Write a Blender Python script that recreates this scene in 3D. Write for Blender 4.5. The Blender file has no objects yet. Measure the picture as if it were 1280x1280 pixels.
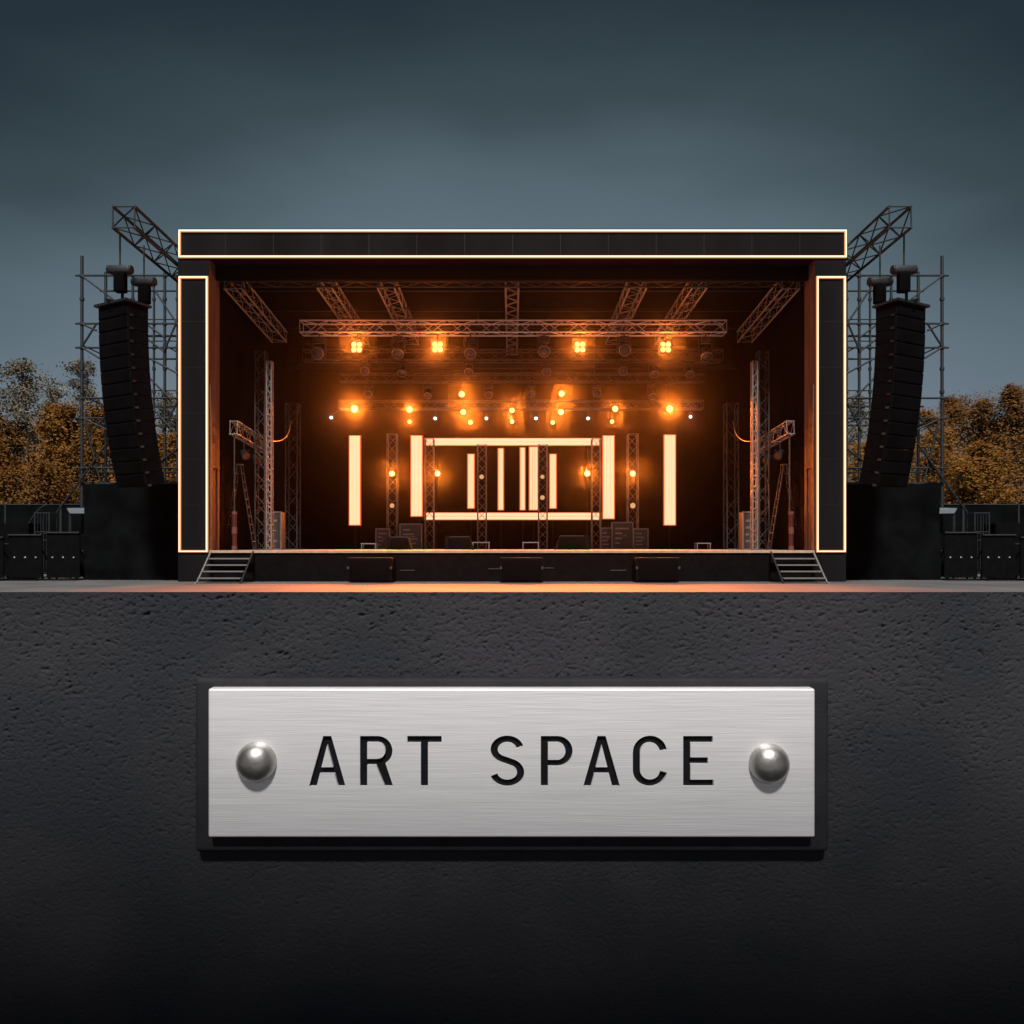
import bpy, bmesh, math, random
from mathutils import Vector, Matrix, noise
R = math.radians
random.seed(7)
scene = bpy.context.scene
COL = scene.collection
F, HX, HY, EYE = 910.0, 640.0, 683.0, 1.6      # focal in photo pixels, horizon, eye height

def wx(px, Y): return (px - HX) * Y / F
def wz(py, Y): return EYE - (py - HY) * Y / F

# ---------------------------------------------------------------- mesh builder
class MB:
    def __init__(s): s.v = []; s.f = []; s.sm = []
    def add(s, vs, fs, smooth=False):
        o = len(s.v); s.v += [Vector(v) for v in vs]
        s.f += [[i + o for i in f] for f in fs]; s.sm += [smooth] * len(fs)
    def box(s, c, d, M=None):
        x, y, z = [k / 2 for k in d]; c = Vector(c)
        vs = [Vector((i * x, j * y, k * z)) for i in (-1, 1) for j in (-1, 1) for k in (-1, 1)]
        if M: vs = [M @ v for v in vs]
        s.add([c + v for v in vs], [(0,1,3,2),(4,6,7,5),(0,4,5,1),(2,3,7,6),(0,2,6,4),(1,5,7,3)])
    def bb(s, x0, x1, y0, y1, z0, z1):
        s.box(((x0+x1)/2, (y0+y1)/2, (z0+z1)/2), (x1-x0, y1-y0, z1-z0))
    def bm(s, bm, M=None, smooth=False):
        bm.verts.ensure_lookup_table(); bm.verts.index_update()
        s.add([(M @ v.co if M else v.co.copy()) for v in bm.verts], [[v.index for v in f.verts] for f in bm.faces], smooth); bm.free()
    def cbox(s, c, d, b, seg=2, M=None, smooth=False):
        m = bmesh.new(); bmesh.ops.create_cube(m, size=1)
        for v in m.verts: v.co = Vector((v.co.x*d[0], v.co.y*d[1], v.co.z*d[2]))
        bmesh.ops.bevel(m, geom=m.edges[:], offset=b, segments=seg, affect='EDGES', profile=.5)
        T = Matrix.Translation(c)
        if M: T = T @ M.to_4x4()
        s.bm(m, T, smooth)
    def tube(s, a, b, r, n=6, r2=None, cap=True, smooth=True):
        a = Vector(a); b = Vector(b); d = (b - a)
        if d.length < 1e-6: return
        d.normalize(); u = d.orthogonal().normalized(); w = d.cross(u); r2 = r if r2 is None else r2
        vs = []
        for p, q in ((a, r), (b, r2)):
            for k in range(n):
                t = 2*math.pi*k/n; vs.append(p + u*math.cos(t)*q + w*math.sin(t)*q)
        fs = [(k, (k+1) % n, n+(k+1) % n, n+k) for k in range(n)]
        s.add(vs, fs, smooth)
        if cap: s.add(vs, [list(range(n))[::-1], list(range(n, 2*n))])
    def path(s, pts, r, n=6):
        for a, b in zip(pts, pts[1:]): s.tube(a, b, r, n)
    def lathe(s, prof, c, axis, n=16):
        axis = Vector(axis).normalized(); u = axis.orthogonal().normalized(); w = axis.cross(u); c = Vector(c)
        vs = []
        for (r, h) in prof:
            for k in range(n):
                t = 2*math.pi*k/n; vs.append(c + axis*h + (u*math.cos(t) + w*math.sin(t))*max(r, 1e-4))
        fs = []
        for i in range(len(prof)-1):
            for k in range(n):
                fs.append((i*n+k, i*n+(k+1) % n, (i+1)*n+(k+1) % n, (i+1)*n+k))
        s.add(vs, fs, True)
    def disc(s, c, axis, r, n=16):
        axis = Vector(axis).normalized(); u = axis.orthogonal().normalized(); w = axis.cross(u); c = Vector(c)
        s.add([c + (u*math.cos(2*math.pi*k/n) + w*math.sin(2*math.pi*k/n))*r for k in range(n)], [list(range(n))])
    def truss(s, a, b, w, h, up=(0,0,1), r=.03, bay=None, rd=.017):
        a = Vector(a); b = Vector(b); d = b - a; L = d.length; d.normalize()
        sd = d.cross(Vector(up)).normalized(); u = sd.cross(d).normalized()
        bay = bay or h; nb = max(2, round(L / bay))
        cs = [sd*(i*w/2) + u*(j*h/2) for i, j in ((-1,-1),(1,-1),(1,1),(-1,1))]
        for c in cs: s.tube(a + c, b + c, r, 6)
        for q in range(4):
            c0, c1 = cs[q], cs[(q+1) % 4]
            for k in range(nb):
                t0, t1 = k / nb, (k + 1) / nb
                p, e = (c0, c1) if (k + q) % 2 == 0 else (c1, c0)
                s.tube(a + d*(L*t0) + p, a + d*(L*t1) + e, rd, 4, cap=False)
            for t in (0, 1): s.tube(a + d*(L*t) + c0, a + d*(L*t) + c1, rd, 4)
    def build(s, name, mat, parent=None):
        me = bpy.data.meshes.new(name)
        o = bpy.data.objects.new(name, me); COL.objects.link(o)
        off = Vector((0,0,0)); p = parent
        while p is not None: off += p.location; p = p.parent
        me.from_pydata([v - off for v in s.v], [], s.f)
        me.polygons.foreach_set('use_smooth', s.sm)
        me.update()
        if mat: me.materials.append(mat)
        if parent is not None: o.parent = parent
        return o

def tag(o, label, cat, group=None):
    o['label'] = label; o['category'] = cat
    if group: o['group'] = group
    return o
def thing(name, label, cat, loc=(0,0,0), group=None):
    o = bpy.data.objects.new(name, None); COL.objects.link(o); o.location = loc
    o.empty_display_size = .2
    return tag(o, label, cat, group)

# ---------------------------------------------------------------- materials
def mat(name, col, rough=.6, metal=0.0, var=.0, scale=4.0, bump=0.0, bscale=40.0, spec=.5, col2=None, stretch=None):
    m = bpy.data.materials.new(name); m.use_nodes = True
    nt = m.node_tree; b = nt.nodes['Principled BSDF']
    b.inputs['Base Color'].default_value = (*col, 1); b.inputs['Roughness'].default_value = rough
    b.inputs['Metallic'].default_value = metal; b.inputs['Specular IOR Level'].default_value = spec
    tc = nt.nodes.new('ShaderNodeTexCoord'); src = tc.outputs['Object']
    if stretch:
        mp = nt.nodes.new('ShaderNodeMapping'); mp.inputs['Scale'].default_value = stretch
        nt.links.new(src, mp.inputs['Vector']); src = mp.outputs['Vector']
    if var or col2:
        n = nt.nodes.new('ShaderNodeTexNoise'); n.inputs['Scale'].default_value = scale; n.inputs['Detail'].default_value = 5
        nt.links.new(src, n.inputs['Vector'])
        r = nt.nodes.new('ShaderNodeValToRGB'); r.color_ramp.elements[0].position = .32; r.color_ramp.elements[1].position = .68
        c0 = col if col2 else tuple(k*(1-var) for k in col); c1 = col2 or tuple(min(1, k*(1+var)) for k in col)
        r.color_ramp.elements[0].color = (*c0, 1); r.color_ramp.elements[1].color = (*c1, 1)
        nt.links.new(n.outputs['Fac'], r.inputs['Fac']); nt.links.new(r.outputs['Color'], b.inputs['Base Color'])
    if bump:
        n2 = nt.nodes.new('ShaderNodeTexNoise'); n2.inputs['Scale'].default_value = bscale; n2.inputs['Detail'].default_value = 4
        nt.links.new(src, n2.inputs['Vector'])
        bp = nt.nodes.new('ShaderNodeBump'); bp.inputs['Strength'].default_value = bump; bp.inputs['Distance'].default_value = .02
        nt.links.new(n2.outputs['Fac'], bp.inputs['Height']); nt.links.new(bp.outputs['Normal'], b.inputs['Normal'])
    return m
def emit(name, col, strength, sample=True, streak=False):
    m = bpy.data.materials.new(name); m.use_nodes = True; nt = m.node_tree
    b = nt.nodes['Principled BSDF']; b.inputs['Base Color'].default_value = (.02,.02,.02,1)
    b.inputs['Emission Color'].default_value = (*col, 1); b.inputs['Emission Strength'].default_value = strength
    if not sample: m.cycles.emission_sampling = 'NONE'
    return m

M = {}
M['black_metal'] = mat('black_metal', (.005,.005,.006), .6, .0, .3, 6)
M['black_paint'] = mat('black_paint', (.003,.003,.0037), .8, 0, .35, 3, .15, 30, spec=.05)
M['black_cloth'] = mat('black_cloth', (.0025,.0025,.003), .95, 0, .4, 1.2, .5, 3.0, spec=.03)
M['scrim'] = mat('scrim', (.003,.0037,.004), .95, 0, .5, .8, .5, 2.5, spec=.03)
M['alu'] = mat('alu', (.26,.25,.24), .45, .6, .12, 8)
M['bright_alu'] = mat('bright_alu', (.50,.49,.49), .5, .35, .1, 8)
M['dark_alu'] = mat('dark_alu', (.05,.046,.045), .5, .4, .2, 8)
M['scaf'] = mat('galvanised_steel', (.016,.020,.024), .55, .2, .3, 10)
M['dark_steel'] = mat('dark_steel', (.012,.015,.018), .6, .2, .3, 10)
M['deck'] = mat('deck_ply', (.30,.22,.16), .6, 0, .35, 2.5)
M['drape'] = mat('stage_drape', (.0075,.0045,.004), .95, 0, .3, .8, .8, 4.0, spec=.05, stretch=(6,1,.25))
M['ceiling'] = mat('roof_skin', (.004,.0035,.0035), .9, 0, .2, 1, spec=.1)
M['fascia'] = mat('led_panel_face', (.006,.0058,.007), .8, 0, .45, .55, .1, 60, stretch=(1,1,.15), spec=.08)
M['pillar_side'] = mat('pillar_ply', (.11,.05,.03), .7, 0, .3, 1.2, .2, 8, stretch=(3,3,.4))
M['case'] = mat('case_laminate', (.05,.045,.042), .5, 0, .25, 6)
M['rubber'] = mat('plaque_rubber', (.019,.019,.022), .7, 0, .15, 12, .25, 260, spec=.2)
M['paint_fill'] = mat('engraving_paint', (.008,.008,.010), .8, 0, .2, 40, spec=.1)
M['led'] = emit('led_diffuser', (1.0,.61,.34), 1.3)
M['led_in'] = emit('led_diffuser_inner', (1.0,.56,.30), 1.3)
M['led_glow'] = emit('led_halo_emitter', (1.0,.14,.015), .8)  # red-orange halo around the strips, put in as an emissive surface
M['neon'] = emit('led_outline', (1.0,.70,.45), 1.7)
M['neon_halo'] = emit('led_outline_halo', (1.0,.40,.13), .75)  # orange glow beside the bright core, put in as an emissive rim
M['lens_warm'] = emit('lens_warm', (1.0,.55,.13), 4.5, False)
M['lens_cell'] = emit('lens_cell', (1.0,.50,.11), 4.0, False)
M['lens_dim'] = emit('lens_dim', (1.0,.50,.22), .75, False)
M['lens_white'] = emit('lens_white', (.82,.92,1.0), 6, False)
M['tubered'] = mat('tube_red', (.06,.008,.008), .5)
M['tubeband'] = mat('tube_band', (.12,.05,.04), .5)
M['glassdark'] = mat('lens_glass', (.05,.05,.055), .08, .2)
M['tarp'] = mat('tarp', (.11,.13,.15), .7, 0, .2, 2)

# asphalt ground
def ground_mat():
    m = mat('asphalt', (.10,.098,.10), .8, 0, .25, .35, .5, 25)
    return m
M['ground'] = ground_mat()

# ---------------------------------------------------------------- ground
g = MB(); G = 320
g.add([(-G,-60,0),(G,-60,0),(G,G,0),(-G,G,0)], [(0,1,2,3)])
o = g.build('ground', M['ground']); o['kind'] = 'structure'

# ---------------------------------------------------------------- parapet wall with real stipple relief
YW = 2.1
ZT = wz(740, YW)
def wall():
    x0, x1, st = -1.8, 1.8, .0036
    z0 = .12; nx = int((x1-x0)/st); nz = int((ZT-z0)/st)
    vs = []; fs = []
    for j in range(nz+1):
        z = z0 + (ZT-z0)*j/nz
        fade = min(1, (ZT - z)/.012)
        for i in range(nx+1):
            x = x0 + (x1-x0)*i/nx
            n1 = noise.noise((x*80+2.2*noise.noise((x*23,9,z*23)), 3.1, z*118+2.2*noise.noise((x*23,4,z*23))))            # broad trowel lumps, wider than tall
            n2 = noise.noise((x*150+9, 7.7, z*190))
            n3 = noise.noise((x*7, 1.3, z*7))
            big = max(0.0, min(1.0, (z-.55)/.8))           # coarser texture in the upper courses, worn finer below
            pit = max(0.0, n1*.75 + n2*.65 - .08)
            h = -pit*(.0135+.004*n3)*(.5+.5*big) + n2*.0018 + n1*.001 + n3*.0008
            edge = 1 if abs(x) < 1.79 else 0
            vs.append((x, YW - h*fade*edge, z))
    w = nx+1
    for j in range(nz):
        for i in range(nx):
            a = j*w+i; fs.append((a, a+1, a+w+1, a+w))
    m = MB(); m.add(vs, fs, True)
    # outer ends, base course and the sloped back of the coping
    E = 5.0; B = YW+.30; zb = ZT-.075
    for (xa, xb) in ((-E, x0), (x1, E)):
        m.add([(xa,YW,z0),(xb,YW,z0),(xb,YW,ZT),(xa,YW,ZT)], [(0,1,2,3)])
    m.add([(-E,YW,0),(E,YW,0),(E,YW,z0),(-E,YW,z0)], [(0,1,2,3)])
    m.add([(-E,YW,ZT),(E,YW,ZT),(E,B,zb),(-E,B,zb),(E,B,0),(-E,B,0)], [(0,1,2,3),(3,2,4,5)])
    m.add([(-E,YW,0),(-E,YW,ZT),(-E,B,zb),(-E,B,0)], [(0,1,2,3)])
    m.add([(E,YW,0),(E,B,0),(E,B,zb),(E,YW,ZT)], [(0,1,2,3)])
    return m
def wall_mat():
    m = mat('stippled_render', (.088,.085,.092), .85, 0, 0, 3, spec=.12)
    nt = m.node_tree; b = nt.nodes['Principled BSDF']
    tc = nt.nodes.new('ShaderNodeTexCoord')
    n = nt.nodes.new('ShaderNodeTexNoise'); n.inputs['Scale'].default_value = 2.2; n.inputs['Detail'].default_value = 6
    r = nt.nodes.new('ShaderNodeValToRGB')
    r.color_ramp.elements[0].position = .35; r.color_ramp.elements[0].color = (.023,.026,.031,1)
    r.color_ramp.elements[1].position = .65; r.color_ramp.elements[1].color = (.037,.036,.043,1)
    n2 = nt.nodes.new('ShaderNodeTexNoise'); n2.inputs['Scale'].default_value = 240; n2.inputs['Detail'].default_value = 3
    n3 = nt.nodes.new('ShaderNodeTexNoise'); n3.inputs['Scale'].default_value = 110; n3.inputs['Detail'].default_value = 2
    ad = nt.nodes.new('ShaderNodeMath'); ad.operation = 'ADD'
    bp = nt.nodes.new('ShaderNodeBump'); bp.inputs['Strength'].default_value = .55; bp.inputs['Distance'].default_value = .004
    for q in (n, n2, n3): nt.links.new(tc.outputs['Object'], q.inputs['Vector'])
    nt.links.new(n.outputs['Fac'], r.inputs['Fac']); nt.links.new(r.outputs['Color'], b.inputs['Base Color'])
    nt.links.new(n2.outputs['Fac'], ad.inputs[0]); nt.links.new(n3.outputs['Fac'], ad.inputs[1])
    nt.links.new(ad.outputs[0], bp.inputs['Height']); nt.links.new(bp.outputs['Normal'], b.inputs['Normal'])
    return m
tag(wall().build('parapet_wall', wall_mat()), 'long dark grey stippled render wall in the foreground carrying the metal plaque', 'wall')

# ---------------------------------------------------------------- plaque
def stroke(pts, t):
    L, Rr = [], []
    n = len(pts)
    for i in range(n):
        a = Vector(pts[max(i-1, 0)]); c = Vector(pts[min(i+1, n-1)])
        d = (c - a).normalized(); q = Vector((-d.y, d.x)) * t/2; p = Vector(pts[i])
        L.append(p+q); Rr.append(p-q)
    return [tuple(v) for v in L + Rr[::-1]]
def arc(cx, cy, rx, ry, a0, a1, n=14):
    return [(cx + rx*math.cos(R(a0+(a1-a0)*k/n)), cy + ry*math.sin(R(a0+(a1-a0)*k/n))) for k in range(n+1)]
GLY = {
 'A': [[(0,0),(18,63),(28,63),(46,0),(36.3,0),(32.2,16),(13.8,16),(9.7,0)], [(15.7,24),(30.3,24),(23,52)]],
 'R': [[(0,0),(0,63)] + arc(22,44.5,18.5,18.5,90,-58) + [(41.5,0),(31,0),(20,26.5),(9,26.5),(9,0)], [(9,54.8)] + arc(21.5,44.6,10.2,10.2,90,-90) + [(9,34.4)]],
 'T': [[(0,63),(43,63),(43,54.5),(26,54.5),(26,0),(17,0),(17,54.5),(0,54.5)]],
 'S': [stroke(arc(21,46,16.3,13,12,244,22) + arc(21,17.3,16.8,13.3,64,-168,22), 9)],
 'P': [[(0,0),(0,63)] + arc(21,44,18.8,19,90,-90) + [(9,25),(9,0)], [(9,54.8)] + arc(20.5,44,10.3,10.8,90,-90) + [(9,33.2)]],
 'C': [stroke(arc(21.5,42.3,17,16.6,8,180,16) + arc(21.5,20.7,17,16.6,180,352,16), 9)],
 'E': [[(0,0),(0,63),(37,63),(37,54.5),(9,54.5),(9,36.3),(31,36.3),(31,28),(9,28),(9,8.5),(38,8.5),(38,0)]],
}
def brushed():
    m = mat('brushed_metal', (.80,.79,.785), .48, 1.0)
    nt = m.node_tree; b = nt.nodes['Principled BSDF']
    tc = nt.nodes.new('ShaderNodeTexCoord')
    def nz(scl, det=3):
        mp = nt.nodes.new('ShaderNodeMapping'); mp.inputs['Scale'].default_value = scl
        n = nt.nodes.new('ShaderNodeTexNoise'); n.inputs['Scale'].default_value = 1; n.inputs['Detail'].default_value = det
        nt.links.new(tc.outputs['Object'], mp.inputs['Vector']); nt.links.new(mp.outputs['Vector'], n.inputs['Vector']); return n
    a = nz((7, 1, 420)); c = nz((3, 1, 160), 4)
    bp = nt.nodes.new('ShaderNodeBump'); bp.inputs['Strength'].default_value = .35; bp.inputs['Distance'].default_value = .002
    nt.links.new(a.outputs['Fac'], bp.inputs['Height']); nt.links.new(bp.outputs['Normal'], b.inputs['Normal'])
    r = nt.nodes.new('ShaderNodeValToRGB'); r.color_ramp.elements[0].position = .3; r.color_ramp.elements[1].position = .62
    r.color_ramp.elements[0].color = (.83,.835,.85,1); r.color_ramp.elements[1].color = (.95,.955,.975,1)
    nt.links.new(c.outputs['Fac'], r.inputs['Fac']); nt.links.new(r.outputs['Color'], b.inputs['Base Color'])
    b.inputs['Metallic'].default_value = PLATE_METAL
    return m
PLATE_METAL = .45
def plaque():
    yb0, yb1 = YW + .004, YW - .034          # backing board (keyed a little into the render)
    yf = yb1 - .030                           # face of the metal plate
    t = thing('name_plaque', 'wide brushed metal plaque engraved ART SPACE on a black backing, riveted to the wall', 'plaque', (0, YW, wz(957, YW)))
    x0, x1 = wx(243, yb1), wx(1037, yb1); z0, z1 = wz(1066, yb1), wz(848, yb1)
    b = MB(); b.cbox(((x0+x1)/2, (yb0+yb1)/2, (z0+z1)/2), (x1-x0, yb0-yb1, z1-z0), .013, 4)
    b.build('backing', M['rubber'], t)
    x0, x1 = wx(260, yf), wx(1019, yf); z0, z1 = wz(1047, yf), wz(861, yf)
    ya = yb1 + .004
    p = MB(); p.cbox(((x0+x1)/2, (ya+yf)/2, (z0+z1)/2), (x1-x0, ya-yf, z1-z0), .0055, 4)
    plate = p.build('plate', brushed(), t)
    k = yf/F
    letters = [('A',386),('R',450),('T',509),('S',613),('P',676),('A',729),('C',791),('E',854)]
    cut = bmesh.new(); fills = []
    for ch, px in letters:
        cu = bpy.data.curves.new('c', 'CURVE'); cu.dimensions = '2D'; cu.fill_mode = 'BOTH'
        for poly in GLY[ch]:
            sp = cu.splines.new('POLY'); sp.points.add(len(poly)-1); sp.use_cyclic_u = True
            for q, (a, c) in zip(sp.points, poly): q.co = (a*k, c*k, 0, 1)
        ob = bpy.data.objects.new('c', cu); COL.objects.link(ob)
        dg = bpy.context.evaluated_depsgraph_get()
        me = bpy.data.meshes.new_from_object(ob.evaluated_get(dg))
        fl = MB()
        ox, oz = wx(px, yf), wz(983, yf)
        fl.add([(v.co.x+ox, yf+.010, v.co.y+oz) for v in me.vertices], [list(f.vertices) for f in me.polygons])
        fills.append(fl)
        bm = bmesh.new(); bm.from_mesh(me)
        bmesh.ops.remove_doubles(bm, verts=bm.verts[:], dist=1e-7)
        e = bmesh.ops.extrude_face_region(bm, geom=bm.faces[:])
        for v in bm.verts: v.co = Vector((v.co.x+ox, yf-.005, v.co.y+oz))
        for q in e['geom']:
            if isinstance(q, bmesh.types.BMVert): q.co.y = yf+.0102
        bmesh.ops.recalc_face_normals(bm, faces=bm.faces[:])
        tmp = bpy.data.meshes.new('t'); bm.to_mesh(tmp); cut.from_mesh(tmp); bm.free()
        bpy.data.meshes.remove(tmp); bpy.data.objects.remove(ob); bpy.data.curves.remove(cu); bpy.data.meshes.remove(me)
    cm = bpy.data.meshes.new('cut')
    for v in cut.verts: v.co -= t.location
    cut.to_mesh(cm); cut.free()
    co = bpy.data.objects.new('cut', cm); COL.objects.link(co); co.location = t.location
    md = plate.modifiers.new('b', 'BOOLEAN'); md.operation = 'DIFFERENCE'; md.object = co; md.solver = 'EXACT'
    bpy.context.view_layer.update()
    dg = bpy.context.evaluated_depsgraph_get()
    nm = bpy.data.meshes.new_from_object(plate.evaluated_get(dg))
    plate.modifiers.clear(); plate.data = nm
    if not nm.materials: nm.materials.append(brushed())
    bpy.data.objects.remove(co); bpy.data.meshes.remove(cm)
    for fl in fills: fl.build('letter', M['paint_fill'], plate)
    rm = mat('rivet_steel', (.50,.485,.46), .42, 1.0, .15, 30, .06, 90)
    for px, py in ((319, 953), (963, 955)):
        rv = MB(); r = 25.5*k
        rv.lathe([(r*math.cos(a), r*.82*math.sin(a)) for a in [R(90*i/10) for i in range(11)]], (wx(px,yf-.012), yf+.001, wz(py+1,yf-.012)), (0,-1,0), 28)
        rv.build('rivet', rm, t)
plaque()

# added unseen canopy behind the camera, put up to shade the wall foot
c = thing('added_canopy', 'added dark canopy above the camera, unseen, shading the foot of the plaque wall', 'canopy', (0,-.6,0))
m = MB(); m.cbox((0,-1.87,4.32), (13,2.4,.24), .03); m.build('shade_slab', M['black_paint'], c)
for sx in (-1, 1):
    m = MB(); m.tube((sx*6.2,-1.4,0), (sx*6.2,-1.4,4.205), .09, 12); m.build('post', M['black_metal'], c)

# ---------------------------------------------------------------- stage
YF = 33.0
st = thing('festival_stage', 'big black open-fronted stage with glowing outlined fascia and portal pillars', 'stage', (0, 40, 0))
def led_rect(x0, x1, z0, z1, y, wd, mb, ins=0, dy=0):
    x0 += ins; x1 -= ins; z0 += ins; z1 -= ins; y -= dy
    mb.bb(x0, x1, y-.05, y, z1-wd, z1); mb.bb(x0, x1, y-.05, y, z0, z0+wd)
    mb.bb(x0, x0+wd, y-.05, y, z0+wd, z1-wd); mb.bb(x1-wd, x1, y-.05, y, z0+wd, z1-wd)
LW = .105
x0, x1, z0, z1 = wx(222,YF), wx(1059.5,YF), wz(324,YF), wz(286,YF)
m = MB(); m.bb(x0, x1, YF, YF+.7, z0, z1); fas = m.build('roof_fascia', M['fascia'], st)
m = MB(); led_rect(x0+.05, x1-.05, z0+.05, z1-.05, YF, LW, m); m.build('led_outline', M['neon_halo'], fas)
m = MB(); led_rect(x0+.05, x1-.05, z0+.05, z1-.05, YF, LW-.06, m, .03, .052); m.build('led_core', M['neon'], fas)
for k in range(1, 14):   # joints between the panels of the fascia
    m = MB(); xx = x0 + (x1-x0)*k/14; m.bb(xx-.006, xx+.006, YF-.006, YF, z0+.2, z1-.2)
    m.build('panel_joint', M['black_metal'], fas)
for s in (-1, 1):
    xa, xb = sorted((s*13.74, s*15.14))
    zt = z0
    m = MB(); m.bb(xa, xb, YF+.03, YF+1.2, 0, zt-.01); pil = m.build('portal_pillar', M['pillar_side'], st)
    m = MB(); m.bb(xa, xb, YF, YF+.028, .01, zt-.012); m.build('front_panel', M['fascia'], pil)
    m = MB(); led_rect(xa+.04, xb-.02, wz(690.5,YF), wz(345.5,YF), YF, LW, m); m.build('led_outline', M['neon_halo'], pil)
    m = MB(); led_rect(xa+.04, xb-.02, wz(690.5,YF), wz(345.5,YF), YF, LW-.06, m, .03, .052); m.build('led_core', M['neon'], pil)
    for q in range(1, 6):
        m = MB(); zz = 1.4 + q*2.08; m.bb(xa+.16, xb-.14, YF-.006, YF, zz-.006, zz+.006)
        m.build('panel_joint', M['black_metal'], pil)
    # moulding on the inner face
    xi = s*13.74
    m = MB(); m.bb(*sorted((xi, xi - s*.05)), YF+.1, YF+.26, 1.43, 9.0); m.bb(*sorted((xi, xi - s*.05)), YF+.85, YF+1.0, 1.43, 5.2)
    m.bb(*sorted((xi, xi - s*.06)), YF+.26, YF+1.1, 5.2, 5.34); m.build('batten', M['pillar_side'], pil)
    xa, xb = sorted((s*14.0, s*14.3))
    m = MB(); m.bb(xa, xb, YF+1.21, 48.0, 0, 14.84); m.build('side_wall', M['drape'], st)
m = MB(); m.bb(-14.29, 14.29, 48.01, 48.4, 0, 14.84); m.build('back_wall', M['drape'], st)
m = MB(); m.bb(-15.1, 15.1, YF+.71, 48.4, 14.85, 15.75); m.build('roof', M['ceiling'], st)
m = MB(); m.bb(-13.73, 13.73, YF+.71, YF+.9, 13.95, 14.84); m.build('header', M['ceiling'], st)
m = MB(); m.bb(-13.72, 13.72, YF+.06, 47.99, 1.30, 1.42); dk = m.build('deck', M['deck'], st)
m = MB(); m.bb(-13.72, 13.72, YF, YF+.055, 1.31, 1.425); m.build('nosing', mat('lit_deck_edge', (.42,.29,.19), .7, 0, .2, 3), dk)  # lamp glow along the deck front is put into this pale orange colour
m = MB(); m.bb(-13.71, 13.71, YF+.08, YF+.16, 0, 1.29)
ris = m.build('riser', M['black_paint'], st)
for xa, xb, py in ((500,518,713),(610,624,711),(681,692,710),(763,783,713)):
    m = MB(); m.bb(wx(xa,YF), wx(xb,YF), YF+.04, YF+.079, wz(py+.6,YF), wz(py-.6,YF)); m.build('slot_trim', M['dark_alu'], ris)
# depth-wise roof girders
for xg, ya, yb, za, zb, w in ((-13.1,34.2,41,14.0,13.4,.8),(-9.0,34.9,44,14.3,14.1,.7),(-6.05,34.9,44,14.3,14.1,.8),(0,34.9,46,14.3,14.0,.62)):
    for s in ((1,) if xg == 0 else (1,-1)):
        m = MB(); m.truss((xg*s,ya,za),(xg*s,yb,zb), w, .6, r=.05, rd=.02); m.build('roof_girder', M['alu'], st)
m = MB()
for yb in (37.2, 40.4, 43.6):
    m.bb(-13.7, 13.7, yb, yb+.14, 14.66, 14.84)
m.build('purlin', M['black_metal'], st)
m = MB()
m.bb(-13.9, 13.9, 44.9, 45.2, 12.6, 12.85); m.build('rear_beam', M['black_metal'], st)

# ---------------------------------------------------------------- hung trusses
def hung(label, px0, px1, Y, pt, pb, w=None, n=5, r=.042, mt='alu', ztop=14.86):
    zt, zb = wz(pt,Y), wz(pb,Y); h = zt-zb
    xa, xb = wx(px0,Y), wx(px1,Y)
    t = thing('lighting_truss', label, 'truss', ((xa+xb)/2, Y, zb), 'lighting trusses hung across the stage')
    m = MB(); m.truss((xa,Y,(zt+zb)/2),(xb,Y,(zt+zb)/2), w or h, h-.06, r=r, rd=.022, bay=h*1.15); m.build('lattice', M[mt], t)
    for i in range(n):
        x = xa + (xb-xa)*(i+.5)/n
        m = MB(); m.tube((x,Y,zt-.02),(x,Y,ztop-.01), .022, 6); m.build('hanging_chain', M['black_metal'], t)
    return zb, zt
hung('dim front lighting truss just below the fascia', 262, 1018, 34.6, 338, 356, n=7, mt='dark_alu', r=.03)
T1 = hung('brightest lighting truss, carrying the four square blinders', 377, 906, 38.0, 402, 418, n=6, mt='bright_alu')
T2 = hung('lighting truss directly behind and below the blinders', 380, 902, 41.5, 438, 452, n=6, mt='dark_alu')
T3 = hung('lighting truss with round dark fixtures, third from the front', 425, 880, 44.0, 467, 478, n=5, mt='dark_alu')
T4 = hung('lowest rear lighting truss holding the glowing warm spotlights', 425, 878, 46.0, 501, 512, n=5, mt='dark_alu')

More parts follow.
